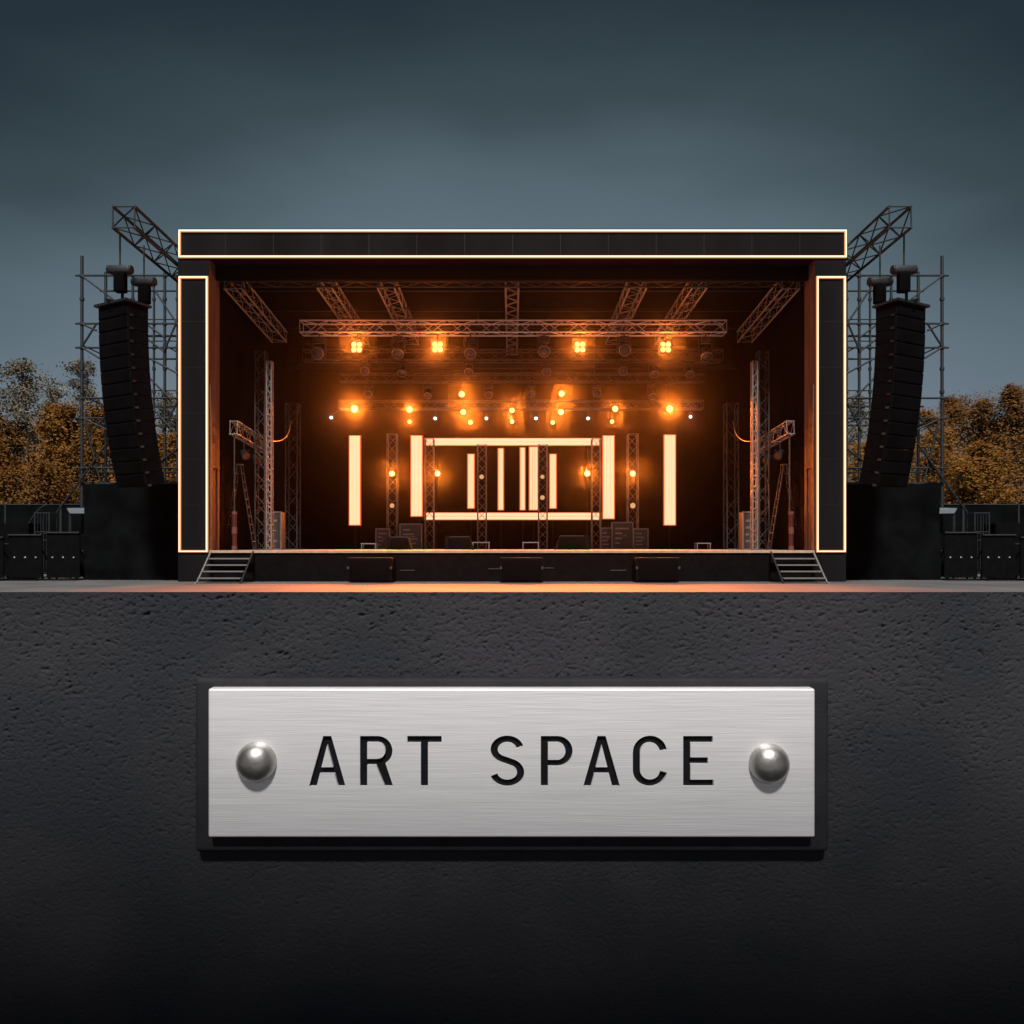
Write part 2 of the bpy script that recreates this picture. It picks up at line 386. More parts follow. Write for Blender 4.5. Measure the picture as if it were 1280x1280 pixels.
# ---------------------------------------------------------------- lamps
POW = 210.0; SPOTP = 9000.0
def bulb(parent, loc, power, col=(1,.42,.10), rad=.10):
    L = bpy.data.lights.new('bulb', 'POINT'); L.energy = power; L.color = col; L.shadow_soft_size = rad
    o = bpy.data.objects.new('bulb', L); COL.objects.link(o)
    o.parent = parent; o.location = Vector(loc) - parent.location
    return o
def beam(parent, loc, aim, power, col=(1,.19,.018), rad=.12, cone=64):
    L = bpy.data.lights.new('beam', 'SPOT'); L.energy = power; L.color = col; L.shadow_soft_size = rad
    L.spot_size = R(cone); L.spot_blend = .8
    o = bpy.data.objects.new('beam', L); COL.objects.link(o); o.parent = parent; o.location = Vector(loc) - parent.location
    o.rotation_euler = (Vector(aim) - Vector(loc)).to_track_quat('-Z','Y').to_euler()
def par(label, px, py, Y, zhang, r=.2, lit='warm', power=1.0, group='warm spotlights glowing at the back of the stage', name='stage_spotlight', side=None):
    x, z = wx(px,Y), wz(py,Y)
    t = thing(name, label, 'spotlight', (x, Y, z), group)
    m = MB(); m.lathe([(r*.5,.42),(r*.75,.40),(r*1.0,.18),(r*1.05,0),(r*1.12,-.02),(r*1.12,-.05),(r*.98,-.05),(r*.80,-.01),(.0,-.01)], (x,Y,z), (0,1,0), 18)
    m.disc((x,Y+.415,z),(0,1,0), r*.52); m.build('housing', M['black_metal'], t)
    m = MB(); m.disc((x,Y-.015,z),(0,-1,0), r*.72, 20); m.build('lens', M['lens_'+lit], t)
    m = MB()
    for s in (-1, 1): m.box((x+s*(r*1.12+.015), Y+.12, z+r*.65), (.02,.05,r*1.5))
    m.box((x, Y+.12, z+r*1.4+.01), (r*2.24+.05,.05,.02))
    if side: m.tube((x,Y+.12,z+r*1.4), (side[0],side[1],side[2]), .022, 6)
    elif zhang is not None and zhang > z+r*1.4: m.tube((x,Y+.12,z+r*1.4), (x,Y+.12,zhang+.05), .022, 6)
    m.build('yoke', M['black_metal'], t)
    if lit == 'white' or side: bulb(t, (x, Y-.16, z), POW*power, (.8,.9,1) if lit == 'white' else (1,.19,.02), r*.5) if power > 0 else None
    if power > 0:
        if lit == 'warm': beam(t, (x, Y-.18, z), (x*(1.35 if abs(x) < 8 else .75), 27.5, .4), SPOTP*power)
    return t
YS = 45.9
W = [
 ('largest glowing spotlight at the far left of the rear truss', 443,511,.27,1.5),
 ('glowing spotlight over the left tall light column, upper of two', 512,512,.23,1.0),
 ('small oval glow under the spotlight above the left tall light column', 512,527,.15,.3),
 ('spotlight at the middle of the left cluster of three', 579,515,.22,.8),
 ('lowest spotlight of the left cluster of three', 588,528,.17,.5),
 ('upper of the two spotlights on the stage centre line', 640,513,.2,.7),
 ('lower of the two spotlights on the stage centre line', 640,527,.17,.5),
 ('spotlight at the middle of the right cluster of three', 701,515,.22,.8),
 ('lowest spotlight of the right cluster of three', 691,528,.17,.5),
 ('glowing spotlight over the right tall light column, upper of two', 769,511,.23,1.0),
 ('small oval glow under the spotlight above the right tall light column', 765,527,.16,.4),
 ('largest glowing spotlight at the far right of the rear truss', 837,511,.27,1.5)]
for lb, px, py, r, pw in W: par(lb, px, py, YS-.45, T4[0], r, power=pw)
par('topmost glowing spotlight of the left cluster, hung higher than the rear truss', 577,493, 43.7, T3[0], .22, power=1.0)
par('topmost glowing spotlight of the right cluster, hung higher than the rear truss', 702,492, 43.7, T3[0], .22, power=1.0)
for lb, px, py in (('white pinpoint lamp farthest left, beyond the largest left spotlight',414,522),('white pinpoint lamp between the left column spotlight and left cluster',544,523),
    ('white pinpoint lamp just left of the centre spotlights',608,523),('white pinpoint lamp just right of the centre spotlights',670,523),
    ('white pinpoint lamp left of the right column spotlight',735,523),('white pinpoint lamp farthest right, beyond the largest right spotlight',863,521)):
    side = None
    if px < 420: side = (wx(426,46), 46, T4[0]+.05)
    par(lb, px, py, YS-.2, T4[0], .105, 'white', .10, 'white pinpoint lamps along the rear truss', 'pinpoint_lamp', side)

def blinder(label, px, py, Y, zh):
    x, z = wx(px,Y), wz(py,Y); s = .30
    t = thing('blinder_light', label, 'blinder', (x,Y,z), 'square blinders under the front lighting truss')
    m = MB(); m.cbox((x,Y+.12,z), (s*2.1,.22,s*2.1), .03); m.build('housing', M['black_metal'], t)
    for i in (-1,1):
        for j in (-1,1):
            q = MB(); q.lathe([(.125,0),(.105,-.03),(0,-.035)], (x+i*.145,Y+.005,z+j*.145), (0,-1,0), 14)
            q.disc((x+i*.145,Y-.03,z+j*.145),(0,-1,0),.105,14); q.build('cell', M['lens_cell'], t)
    m = MB()
    for i in (-1,1): m.box((x+i*.35,Y+.12,z+.16),(.025,.06,.5))
    m.box((x,Y+.12,z+.42),(.73,.06,.025)); m.tube((x,Y+.12,z+.42),(x,Y+.12,zh+.05),.025)
    m.build('yoke', M['black_metal'], t)
    bulb(t, (x,Y-.25,z), POW*1.0, (1,.20,.025), .2); beam(t, (x,Y-.27,z), (x*.9,20,0), SPOTP*.8, cone=66)
for lb, px in (('leftmost of the four lit square blinders',446),('second lit square blinder from the left, above the left cluster',547),('third lit square blinder from the left',725),('rightmost of the four lit square blinders',832)):
    blinder(lb, px, 434, 37.9, T1[0])

def head(label, px, py, Y, zh, sc=1.0, tilt=25):
    x, z = wx(px,Y), wz(py,Y); g = 'dark moving head lights hung on the trusses'
    t = thing('moving_head', label, 'moving light', (x,Y,z), g)
    zb = max(zh-.24*sc, z+.42*sc)
    m = MB(); m.cbox((x,Y,zb), (.42*sc,.36*sc,.22*sc), .04); m.tube((x,Y,zb+.1),(x,Y,max(zh,zb)+.06), .04); m.build('base', M['black_metal'], t)
    m = MB()
    for i in (-1,1): m.cbox((x+i*.26*sc,Y,(zb+z)/2), (.08*sc,.16*sc,zb-z+.2*sc), .02)
    m.box((x,Y,zb-.12*sc),(.58*sc,.16*sc,.05*sc)); m.build('yoke', M['black_metal'], t)
    ax = Vector((0,-math.cos(R(tilt)),-math.sin(R(tilt))))
    m = MB(); m.lathe([(0,-.3),(.14,-.29),(.2,-.2),(.215,.05),(.23,.2),(.235,.3),(.2,.3),(.19,.26),(0,.26)], (0,0,0), ax, 16)
    for v in m.v: v *= sc; v += Vector((x,Y,z))
    hd = m.build('head', M['black_metal'], t)
    m = MB(); m.lathe([(.19,.262),(.12,.30),(0,.315)], (0,0,0), ax, 16)
    for v in m.v: v *= sc; v += Vector((x,Y,z))
    m.build('lens', M['glassdark'], hd)
    m = MB(); m.lathe([(.242,.26),(.25,.29),(.242,.32),(.225,.32)], (0,0,0), ax, 16)
    for v in m.v: v *= sc; v += Vector((x,Y,z))
    m.build('rim', M['alu'], hd)
rows = [
 (38.0, T1[0], 1.25, [(399,441),(498,437),(588,438),(680,437),(780,437),(882,441)], 'on the bright truss between the blinders'),
 (41.5, T2[0], 1.0, [(457,463),(503,463),(586,462),(683,463),(778,463),(817,464),(861,465)], 'under the second truss'),
 (44.0, T3[0], .95, [(461,492),(535,491),(611,491),(664,491),(746,491),(815,492)], 'under the third truss')]
ordn = ['leftmost','second from left','third from left','fourth from left','fifth from left','sixth from left','seventh from left']
for Y, zh, sc, pts, wh in rows:
    for i, (px, py) in enumerate(pts):
        nm = 'rightmost' if i == len(pts)-1 else ordn[i]
        head('%s unlit black moving head light %s' % (nm, wh), px, py, Y, zh, sc, 20+10*((i*7) % 4))

# ---------------------------------------------------------------- back-of-stage LED columns and frame
YL = 47.5
ZD = 1.42
def column(label, px0, px1, py0, py1, Y, mt, foot=True, group='upright glowing light columns', kind='light_column'):
    x0, x1, z0, z1 = wx(px0,Y), wx(px1,Y), wz(py1,Y), wz(py0,Y); xm = (x0+x1)/2
    t = thing(kind, label, 'light column', (xm, Y, ZD), group)
    w = x1-x0; n = 3 if w > .5 else 1
    m = MB()
    for k in range(n): m.bb(x0+w*k/n+.009, x0+w*(k+1)/n-.009, Y-.05, Y, z0, z1)
    m.build('diffuser', M[mt], t)
    m = MB(); m.bb(x0-.06, x1+.06, Y+.002, Y+.10, z0-.05, z1+.05); m.build('halo_tray', M['led_glow'], t)  # added emissive backing stands in for the halo of the strip
    m = MB()
    if foot: m.tube((xm, Y+.13, ZD), (xm, Y+.13, z1-.1), .04); m.box((xm,Y+.13,ZD+.02),(.6,.5,.04))
    if foot: m.build('stand', M['black_metal'], t)
    return t
column('tall glowing column at the far left of the back wall', 437,450,545,656,YL,'led')
column('tall glowing column beside the left end of the glowing frame', 514,527.5,545,645,YL,'led')
column('tall glowing column beside the right end of the glowing frame', 754,767.5,545,648,YL,'led')
column('tall glowing column at the far right of the back wall', 830.5,844,544,656,YL,'led')
for lb, a, b, c_, d in (('short glowing strip nearest the left inside the frame',585,592.5,568,635),('thin glowing strip second from left inside the frame',623,629,561,637),
    ('thin glowing strip hugging the wide strip inside the frame',650.5,656,560,637),('wide glowing strip just right of centre inside the frame',662,672,559,637),
    ('short glowing strip nearest the right inside the frame',687.5,695,568,635)):
    column(lb, a, b, c_, d, YL+.1, 'led_in', True, 'glowing strips inside the light frame', 'light_strip')
fr = thing('light_portal', 'wide frame of two long horizontal glowing bars at the back centre', 'light portal', (0,YL,ZD))
for py0, py1 in ((548,556.5),(641,649.5)):
    x0, x1, z0, z1 = wx(531,YL), wx(751,YL), wz(py1,YL-.2), wz(py0,YL-.2)
    m = MB(); h = z1-z0
    for k in range(2): m.bb(x0, x1, YL-.25, YL-.2, z0+h*k/2+.01, z0+h*(k+1)/2-.01)
    b_ = m.build('light_bar', M['led'], fr)
    m = MB(); m.bb(x0-.02, x1+.02, YL-.198, YL-.1, z0-.03, z1+.03); m.build('halo_tray', M['led_glow'], b_)  # same emissive halo backing behind the bar
for s in (-1,1):
    m = MB(); m.tube((s*4.9,YL-.05,ZD),(s*4.9,YL-.05,wz(548,YL)),.04); m.build('support_post', M['black_metal'], fr)

# ---------------------------------------------------------------- truss towers on the deck
def tower(label, px0, px1, pyt, Y, z0=ZD, mt='alu', r=.035):
    xa, xb = wx(px0,Y), wx(px1,Y); zt = wz(pyt,Y); w = xb-xa-2*r; xm = (xa+xb)/2
    t = thing('truss_tower', label, 'truss tower', (xm,Y,z0), 'upright truss towers on the deck')
    m = MB(); m.truss((xm,Y,z0+.04),(xm,Y,zt), w, w, up=(0,1,0), r=r, rd=.02, bay=w*1.15); m.build('lattice', M[mt], t)
    m = MB(); m.cbox((xm,Y,z0+.02),(w+.3,w+.3,.04),.01,1); m.build('base_plate', M['dark_alu'], t)
    return xm, Y-w/2
tw = {}
YT = 46.6
for lb, a, b, top in (('truss tower with a glowing lamp between the two left light columns',484,497,543),('truss tower covering the left end of the glowing frame',531,543,549),
    ('truss tower inside the frame right of the first short strip',596.5,608.5,556),('truss tower inside the frame between wide and short right strips',672.5,684.5,556),
    ('truss tower covering the right end of the glowing frame',739,751,549),('truss tower with a glowing lamp between the two right light columns',784,797.5,543)):
    tw[a] = tower(lb, a, b, top, YT)
def tower_lamp(label, px, py, r, lit, power, a):
    Y = YT-.86; x, z = wx(px,Y), wz(py,Y)
    par(label, px, py, Y, None, r, lit, power, 'lamps clamped to the rear truss towers', 'tower_lamp', (tw[a][0], tw[a][1], z+r*1.4))
tower_lamp('glowing lamp on the left outer truss tower', 490,592,.2,'warm',.8,484)
tower_lamp('glowing lamp just inside the left end of the frame', 547,592,.2,'warm',.8,531)
tower_lamp('glowing lamp just inside the right end of the frame', 734,592,.2,'warm',.8,739)
tower_lamp('glowing lamp on the right outer truss tower', 791,592,.2,'warm',.8,784)
tower_lamp('dim pale lamp low on the left outer truss tower', 490,632,.2,'dim',0,484)
tower_lamp('dim pale lamp on the tower inside the frame at left', 602,596,.2,'dim',0,596.5)
tower_lamp('upper dim pale lamp on the tower inside the frame at right', 678,596,.18,'dim',0,672.5)
tower_lamp('lower dim pale lamp on the tower inside the frame at right', 678,622,.2,'dim',0,672.5)
tower_lamp('dim pale lamp low on the right outer truss tower', 791,632,.24,'dim',0,784)
# side-stage towers, bars and oddments
for s, sd in ((-1,'left'),(1,'right')):
    def q(a, b): return (a, b) if s < 0 else (1280-b, 1280-a)
    tower('tall slim ladder-like truss tower in the %s wing by the lamp bar' % sd, *q(333,341), 452, 36.4, r=.04)
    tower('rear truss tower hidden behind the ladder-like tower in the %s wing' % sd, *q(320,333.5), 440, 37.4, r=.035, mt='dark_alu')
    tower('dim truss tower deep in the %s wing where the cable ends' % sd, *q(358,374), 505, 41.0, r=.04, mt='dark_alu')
    X = s*13.35
    t = thing('lamp_bar', 'short ladder truss bar on posts along the %s wing with two hanging lamps' % sd, 'lamp bar', (X,37,ZD), 'side lamp bars in the wings')
    m = MB(); m.truss((X,34.9,7.3),(X,39.9,6.95), .34, .62, r=.04, rd=.022, bay=.5); m.build('lattice', M['alu'], t)
    for y in (35.0, 39.8):
        m = MB(); m.tube((X,y,ZD),(X,y,7.1),.035); m.build('post', M['dark_alu'], t)
    for (px, py, Y, wrd) in ((301,568,36.2,'front'),(318,574,37.9,'rear')):
        px = px if s < 0 else 1280-px
        x = X + (-s)*.05; z = wz(py,Y)
        l = thing('hanging_lamp', 'unlit dull orange lamp under the %s lamp bar, the %s one' % (sd, wrd), 'lamp', (x,Y,z), 'unlit lamps under the side lamp bars')
        ax = Vector((-s*.6,-.6,-.5)).normalized()
        m = MB(); m.lathe([(0,-.34),(.12,-.33),(.17,-.2),(.2,.1),(.22,.24),(.19,.24),(.18,.2),(0,.2)], (x,Y,z), ax, 16); m.build('housing', M['black_metal'], l)
        m = MB(); m.disc(Vector((x,Y,z))+ax*.215, ax, .18); m.build('lens', M['tubeband'], l)
        m = MB(); m.tube((x,Y,z+.15),(X,Y,6.78),.025); m.box((x,Y,z+.2),(.46,.05,.03)); m.build('yoke', M['black_metal'], l)
    # hanging cable
    pts = []
    for k in range(15):
        u = k/14; a = Vector((s*12.3,36.4,wz(549,36.4))); b = Vector((s*12.35,40.7,wz(526,40.7))); p = a.lerp(b,u); p.z -= .9*4*u*(1-u)*.55; p.x += (-s)*.25*math.sin(math.pi*u)
        pts.append(p)
    m = MB(); m.path(pts, .025, 5); tag(m.build('power_cable', M['alu']), 'sagging pale cable strung between towers in the %s wing' % sd, 'cable', 'sagging cables in the wings')
    # red tube
    px = 293 if s < 0 else 989
    x = wx(px,34.6)
    t = thing('tube_light', 'thick dark red upright tube with pale bands on the deck beside the %s pillar' % sd, 'tube light', (x,34.6,ZD), 'red tubes by the pillars')
    m = MB(); m.tube((x,34.6,ZD+.2),(x,34.6,ZD+1.72),.11,14); m.build('tube', M['tubered'], t)
    for z, h in ((.0,.2),(.78,.32),(1.70,.14)):
        m = MB(); m.tube((x,34.6,ZD+z),(x,34.6,ZD+z+h),.122,14); m.build('band', M['tubeband'], t)
    # A-frame ladder
    xa = wx(300 if s < 0 else 980, 36.0)
    t = thing('step_ladder', 'thin dark A-frame ladder standing under the %s lamp bar' % sd, 'ladder', (xa,36,ZD), 'A-frame ladders in the wings')
    for i in (-1,1):
        m = MB()
        for j in (-.22,.22): m.tube((xa+i*.75,36+j,ZD),(xa+i*.06,36+j*.7,ZD+4.2),.03)
        for k in range(1,10):
            u = k/10; m.tube((xa+i*(.75-.69*u),36-.22+.066*u,ZD+4.2*u),(xa+i*(.75-.69*u),36+.22-.066*u,ZD+4.2*u),.022)
        m.build('ladder_side', M['black_metal'], t)
    m = MB(); m.box((xa,36,ZD+4.22),(.22,.36,.05)); m.build('top_step', M['dark_alu'], t)

# flight cases / racks / monitors on deck
def case(label, px0, px1, py0, Y, d=.7, frame=True, z0=ZD, grille=True):
    xa, xb, zt = wx(px0,Y), wx(px1,Y), wz(py0,Y)
    t = thing('flight_case', label, 'flight case', ((xa+xb)/2,Y,z0), 'flight cases and racks on the deck')
    xm, w, h = (xa+xb)/2, xb-xa, zt-z0
    m = MB(); m.cbox((xm,Y+d/2,(zt+z0)/2+.0),(w,d,h),.02); b = m.build('body', M['case'], t)
    m = MB(); e = .035
    for x in (xa,xb):
        m.bb(x-e,x+e,Y-e,Y+e,z0,zt)
    for z in (z0+e,zt-e*.2): m.bb(xa-e,xb+e,Y-e-.003,Y+e,z-e,z+e)
    m.build('edge_trim', M['alu'], t)
    m = MB()
    if grille:
        random.seed(int(px0))
        for k in range(4):
            zz = z0 + h*(.2+.18*k); m.bb(xa+w*.15,xa+w*(.35+.5*random.random()),Y-.02,Y-.001,zz,zz+h*.06)
        m.tube((xm,Y-.03,z0+h*.5),(xm+w*.2,Y-.03,z0+h*.5),.03); m.build('panel_fitting', M['alu'], t)
case('low open equipment rack left of the left outer tower', 470,487,661,46.0)
case('wide equipment case stacked with bright fittings right of the left outer tower', 500,527,655,45.6)
case('small case tight against the tower at the right frame end', 751,765,660,46.2)
case('tallest pale-edged equipment rack on the right of the deck', 765,791,653,45.9)
case('square pale-edged case at the right end of the rack row', 792,810,661,45.7)
case('pale-edged case in the left wing beside the ladder-like tower', 331,351,640,37.9)
case('dark case in the right wing beside the ladder-like tower', 929,947,640,37.9)
def wedge(label, px0, px1, pyt, Y, face):
    xa, xb, zt = wx(px0,Y), wx(px1,Y), wz(pyt,Y); h = zt-ZD; d = .9
    t = thing('stage_monitor', label, 'monitor speaker', ((xa+xb)/2,Y,ZD), 'floor monitor wedges along the deck front')
    sl = (xb-xa)*.16
    L0, L1 = (sl, 0) if face < 0 else (0, sl)
    m = MB(); m.add([(xa,Y,ZD),(xb,Y,ZD),(xb,Y+d,ZD),(xa,Y+d,ZD),(xa+L0,Y+.12,zt),(xb-L1,Y+.12,zt),(xb-L1,Y+d*.9,zt),(xa+L0,Y+d*.9,zt)],
        [(0,1,5,4),(1,2,6,5),(2,3,7,6),(3,0,4,7),(4,5,6,7),(3,2,1,0)]); cab = m.build('cabinet', M['black_paint'], t)
    m = MB(); m.bb(xa+.18,xb-.18,Y-.012,Y+.06,ZD+.06,zt-.14); m.build('grille', M['black_cloth'], cab)
    m = MB(); m.bb(xa+sl,xb-sl,Y+.09,Y+.119,zt-.03,zt+.006); m.build('edge_trim', M['dark_alu'], cab)
wedge('boxy dark stage monitor in front of the left equipment rack', 483,514,671,38.5,0)
wedge('dark monitor wedge sloping to the right, left of the centre line', 556,592,670.5,38.5,1)
wedge('dark monitor wedge sloping to the left, right of the centre line', 694,737,669.5,38.5,-1)
def table(label, px0, px1, pyt, Y):
    xa, xb, zt = wx(px0,Y), wx(px1,Y), wz(pyt,Y)
    t = thing('low_table', label, 'low table', ((xa+xb)/2,Y,ZD), 'low riser tables on the deck')
    m = MB(); m.bb(xa,xb,Y,Y+.6,zt-.05,zt); m.build('top', M['alu'], t)
    for x in (xa+.04,xb-.04):
        for y in (Y+.04,Y+.56):
            m = MB(); m.tube((x,y,ZD),(x,y,zt-.05),.03); m.build('leg', M['alu'], t)
table('low table to the right of the left monitor wedge', 590,612,677.5,41)
table('low table just right of the deck centre', 653,674,677.5,41)
table('low table at far left of the deck, beside the open rack', 451,470,679,41)
table('low table on the right of the deck near the far column', 871,889,678.5,41)

# subs in front of the riser
for lb, a, b in (('black subwoofer box in front of the left half of the stage riser',434,490),('black subwoofer box in front of the middle of the riser',625,679),('black subwoofer box in front of the right half of the riser',795,850)):
    Y = 32.0; xa, xb = wx(a,Y), wx(b,Y); zt = wz(697.5,Y)
    t = thing('subwoofer', lb, 'subwoofer', ((xa+xb)/2,Y,0), 'subwoofers on the ground before the stage')
    m = MB(); m.cbox(((xa+xb)/2,Y+.45,zt/2+.02),(xb-xa,.9,zt-.04),.03,2); cab = m.build('cabinet', M['black_paint'], t)
    m = MB(); m.bb(xa+.09,xb-.09,Y-.03,Y-.001,.12,zt-.12); m.build('grille', M['black_cloth'], cab)
    m = MB(); m.bb(xa+.02,xb-.02,Y-.006,Y+.05,zt-.002,zt+.022); m.build('top_trim', M['dark_alu'], cab)
    for x in (xa+.04, xb-.04):
        m = MB(); m.bb(x-.05,x+.05,Y-.035,Y+.0,zt*.55,zt*.55+.12); m.build('handle', M['dark_alu'], cab)
# stairs
for s, sd in ((-1,'left'),(1,'right')):
    t = thing('stage_stairs', 'metal open stairs of four treads up to the deck at the %s pillar' % sd, 'stairs', (s*12.4,32.2,0), 'stairs at both ends of the stage')
    xo, xi = s*13.6, s*11.75
    for k, py in enumerate((697.5,705.5,713.5,722)):
        Y = 32.75 - .38*k; z = wz(py, Y)
        m = MB(); m.bb(*sorted((xo,xi)), Y-.14, Y+.16, z-.055, z); m.build('tread', M['alu'], t)
    for x in (xo+s*.03, xi-s*.03):
        m = MB(); a = Vector((x,32.95,1.36)); b = Vector((x,31.45,.0)); m.tube(a, b, .045, 6); m.tube((x,31.45,0),(x,31.3,0.03),.045,6)
        m.build('stringer', M['alu'] if x == xo+s*.03 else M['black_metal'], t)

# ---------------------------------------------------------------- side rigs: scaffold, scrim base, boom, line array, hoists
for s, sd in ((-1,'left'),(1,'right')):
    Yb = 34.6
    xo, xi = s*20.35, s*15.75
    # scrim clad base
    t = thing('scrim_base', 'tall block clad in black scrim cloth under the %s speaker hang' % sd, 'scrim base', (s*18,Yb+1.4,0), 'scrim clad bases beside the stage')
    m = MB(); zt = wz(604,Yb); nx, nz = 40, 24
    xs = [xo+(xi-xo)*i/nx for i in range(nx+1)]
    vs = []; 
    for j in range(nz+1):
        for i in range(nx+1):
            z = zt*j/nz; x = xs[i]
            d = .16*noise.noise((x*.9+s*3, 2, z*.5)) + .07*math.sin(z*1.6 + x*.8) + .08*noise.noise((x*3, 5, z*2.2))
            vs.append((x, Yb + d*(1-j/nz*.6), z + (.05*math.sin(i*.5) if j == nz else 0)))
    fs = [(j*(nx+1)+i, j*(nx+1)+i+1, (j+1)*(nx+1)+i+1, (j+1)*(nx+1)+i) for j in range(nz) for i in range(nx)]
    m.add(vs, fs, True); m.build('cloth_front', M['scrim'], t)
    m = MB(); m.bb(*sorted((xo+s*-.02,xi)), Yb+.25, Yb+2.9, .01, zt-.12); m.build('cloth_body', M['scrim'], t)
    m = MB(); m.bb(*sorted((xo,xi)), Yb-.02, Yb+.2, zt-.04, zt+.05); m.build('top_rail', M['scaf'], t)
    # scaffold
    t = thing('scaffold_tower', 'open steel tube scaffold tower behind the %s speaker hang' % sd, 'scaffold', (s*18,Yb+3.6,0), 'scaffold towers beside the stage')
    Y0, Y1 = Yb+3.0, Yb+5.2
    def X(px): return wx(px if s < 0 else 1280-px, Y0)
    cols = [(102.5, 320, .055), (166, 345, .045), (192.5, 347, .04), (206, 340, .05), (222, 345, .05)]
    for px, pt, r in cols:
        for y in (Y0, Y1):
            if px in (166,192.5) and y == Y1: continue
            m = MB(); m.tube((X(px),y,0),(X(px),y,wz(pt,Y0)),r*1.45,8); m.build('standard', M['scaf'], t)
            for zz in (wz(374,Y0), wz(405,Y0), wz(461,Y0), wz(523,Y0)):
                pass
        m = MB()
        for pc in (345,374,405,435,461,490,523,585):
            if pc > pt: m.tube((X(px),Y0,wz(pc,Y0)-.07),(X(px),Y0,wz(pc,Y0)+.07),r*1.45+.035,8)
        m.build('coupler', M['scaf'], t)
    for pc in (345, 405, 435, 498, 523, 585):
        for y in (Y0-.06, Y1):
            m = MB(); m.tube((X(102.5)+s*.3,y,wz(pc,Y0)),(X(224),y,wz(pc,Y0)),.052,6); m.build('ledger', M['scaf'], t)
    for pc in (399, 419, 426, 488):
        m = MB(); m.tube((X(185),Y0+.05,wz(pc,Y0)),(X(224),Y0+.05,wz(pc,Y0)),.03,6); m.build('ledger', M['scaf'], t)
    for (a, b, c_, d) in ((102.5,345,206,422),(102.5,405,122,414),(122,405,102.5,436),(104,435,160,470),(192,360,224,408),(185,447,224,468),(185,470,215,500),
                          (224,398,206,440),(206,440,186,425),(224,500,204,540),(186,505,224,545),(105,523,150,545),(105,555,150,500),(108,528,127,604),(185,590,224,560)):
        m = MB(); m.tube((X(a),Y0-.09,wz(b,Y0)),(X(c_),Y0-.09,wz(d,Y0)),.05,6); m.build('brace', M['dark_steel'], t)
    for zc in (4.8, 8.2, 12.0):
        for px in (102.5,206):
            m = MB(); m.tube((X(px),Y0,wz(405,Y0)*0+zc),(X(px),Y1,zc),.034,6); m.build('ledger', M['scaf'], t)
    for px in (206, 222):
        m = MB(); m.tube((X(px),Y0,wz(461,Y0)),(X(px),Y0,wz(430,Y0)),.09,8); m.build('coupler', M['dark_steel'], t)
    # outrigger brace on the outside
    m = MB(); m.tube((X(136),Y0-.2,wz(555,Y0)),(X(74),Y0-.2,wz(641,Y0)),.05,6); m.build('outrigger', M['scaf'], t)
    m = MB(); m.tube((X(103),Y0-.2,wz(695,Y0)),(X(91),Y0-.2,0.02),.045,6); m.build('outrigger', M['scaf'], t)
    # boom
    XB = s*15.68
    t = thing('boom_truss', 'box truss boom reaching forward from the stage roof over the %s speaker hang' % sd, 'truss', (XB,33,14.4), 'forward booms at the roof corners')
    zt = wz(258,29.4); hh = .86
    m = MB(); m.truss((XB,29.4,zt-hh/2),(XB,37.0,zt-hh/2-.15), .88, hh, r=.065, rd=.03, bay=.85); m.build('lattice', M['dark_steel'], t)
    m = MB(); m.truss((XB,36.4,zt-hh-.15),(XB,36.4,3.0), .7, .7, up=(0,1,0), r=.05, rd=.03, bay=.9); m.build('mast', M['dark_steel'], t)
    # hoists
    for (px, py, Y, wrd) in ((150,337,30.0,'outer'),(180,352,31.2,'inner')):
        px = px if s < 0 else 1280-px
        x = wx(px,Y); z = wz(py,Y)
        zb = zt-hh-.0
        h = thing('chain_hoist', '%s black chain hoist motor between the %s boom and speaker hang' % (wrd, sd), 'hoist', (x,Y,z), 'chain hoists over the speaker hangs')
        xb = max(min(x, XB+.44), XB-.44)
        m = MB(); m.tube((x,Y,z),(x if abs(x-XB) < .5 else xb,Y,zt-hh+.02),.035); m.build('chain', M['black_metal'], h)
        m = MB(); m.cbox((x,Y,z-.02),(.95,.36,.34),.10,3,smooth=True); m.tube((x-.5,Y,z),(x+.5,Y,z),.17,12); m.build('motor', M['black_metal'], h)
        m = MB(); m.cbox((x+s*-.02,Y,z-.55),(.46,.34,.8),.06,2); m.tube((x+.1,Y,z-.9),(x+.1,Y,wz(381,30.5)+.03),.06,8); m.build('chain_bag', M['black_cloth'], h)
    # line array
    la = thing('line_array', 'tall curved black line array of stacked speaker boxes hung at the %s' % sd, 'line array', (wx(155 if s < 0 else 1125,30.5),30.5,wz(380,30.5)), 'hung line arrays')
    yaw = R(-24)*(-s)           # faces outward
    px, py, Y = (152, 380, 30.4)
    P = Vector((wx(141 if s < 0 else 1139, 30.4), 30.4, wz(381,30.4)))
    Mz = Matrix.Rotation(s*R(27), 3, 'Z')     # left array turned towards the left audience
    n = 14; bw, bh, bd = 1.92, .545, .95; ang = 0
    m = MB(); m.box(P + Mz @ Vector((0,.45,.06)), (bw+.16,1.2,.10), Mz); m.box(P + Mz @ Vector((0,.45,.14)), (.12,1.5,.10), Mz); m.build('flying_frame', M['black_metal'], la)
    p = P.copy()
    for k in range(n):
        ang = R(0.0 + 0.8*k**1.1)
        Mr = Mz @ Matrix.Rotation(ang, 3, 'X')
        ctr = p + Mr @ Vector((0, bd/2, -bh/2))
        m = MB(); m.cbox(ctr, (bw,bd,bh-.02), .02, 1, Mr); cab = m.build('cabinet', M['black_paint'], la)
        m = MB(); m.cbox(p + Mr @ Vector((0,-.012,-bh/2)), (bw-.12,.03,bh-.10), .01, 1, Mr); m.build('grille', M['black_cloth'], cab)
        for q in (-1,1):
            m = MB(); m.box(p + Mr @ Vector((q*(bw/2+.012),.16,-bh+.03)), (.03,.16,.09), Mr); m.build('rigging_plate', M['dark_alu' if k > 6 else 'black_metal'], cab)
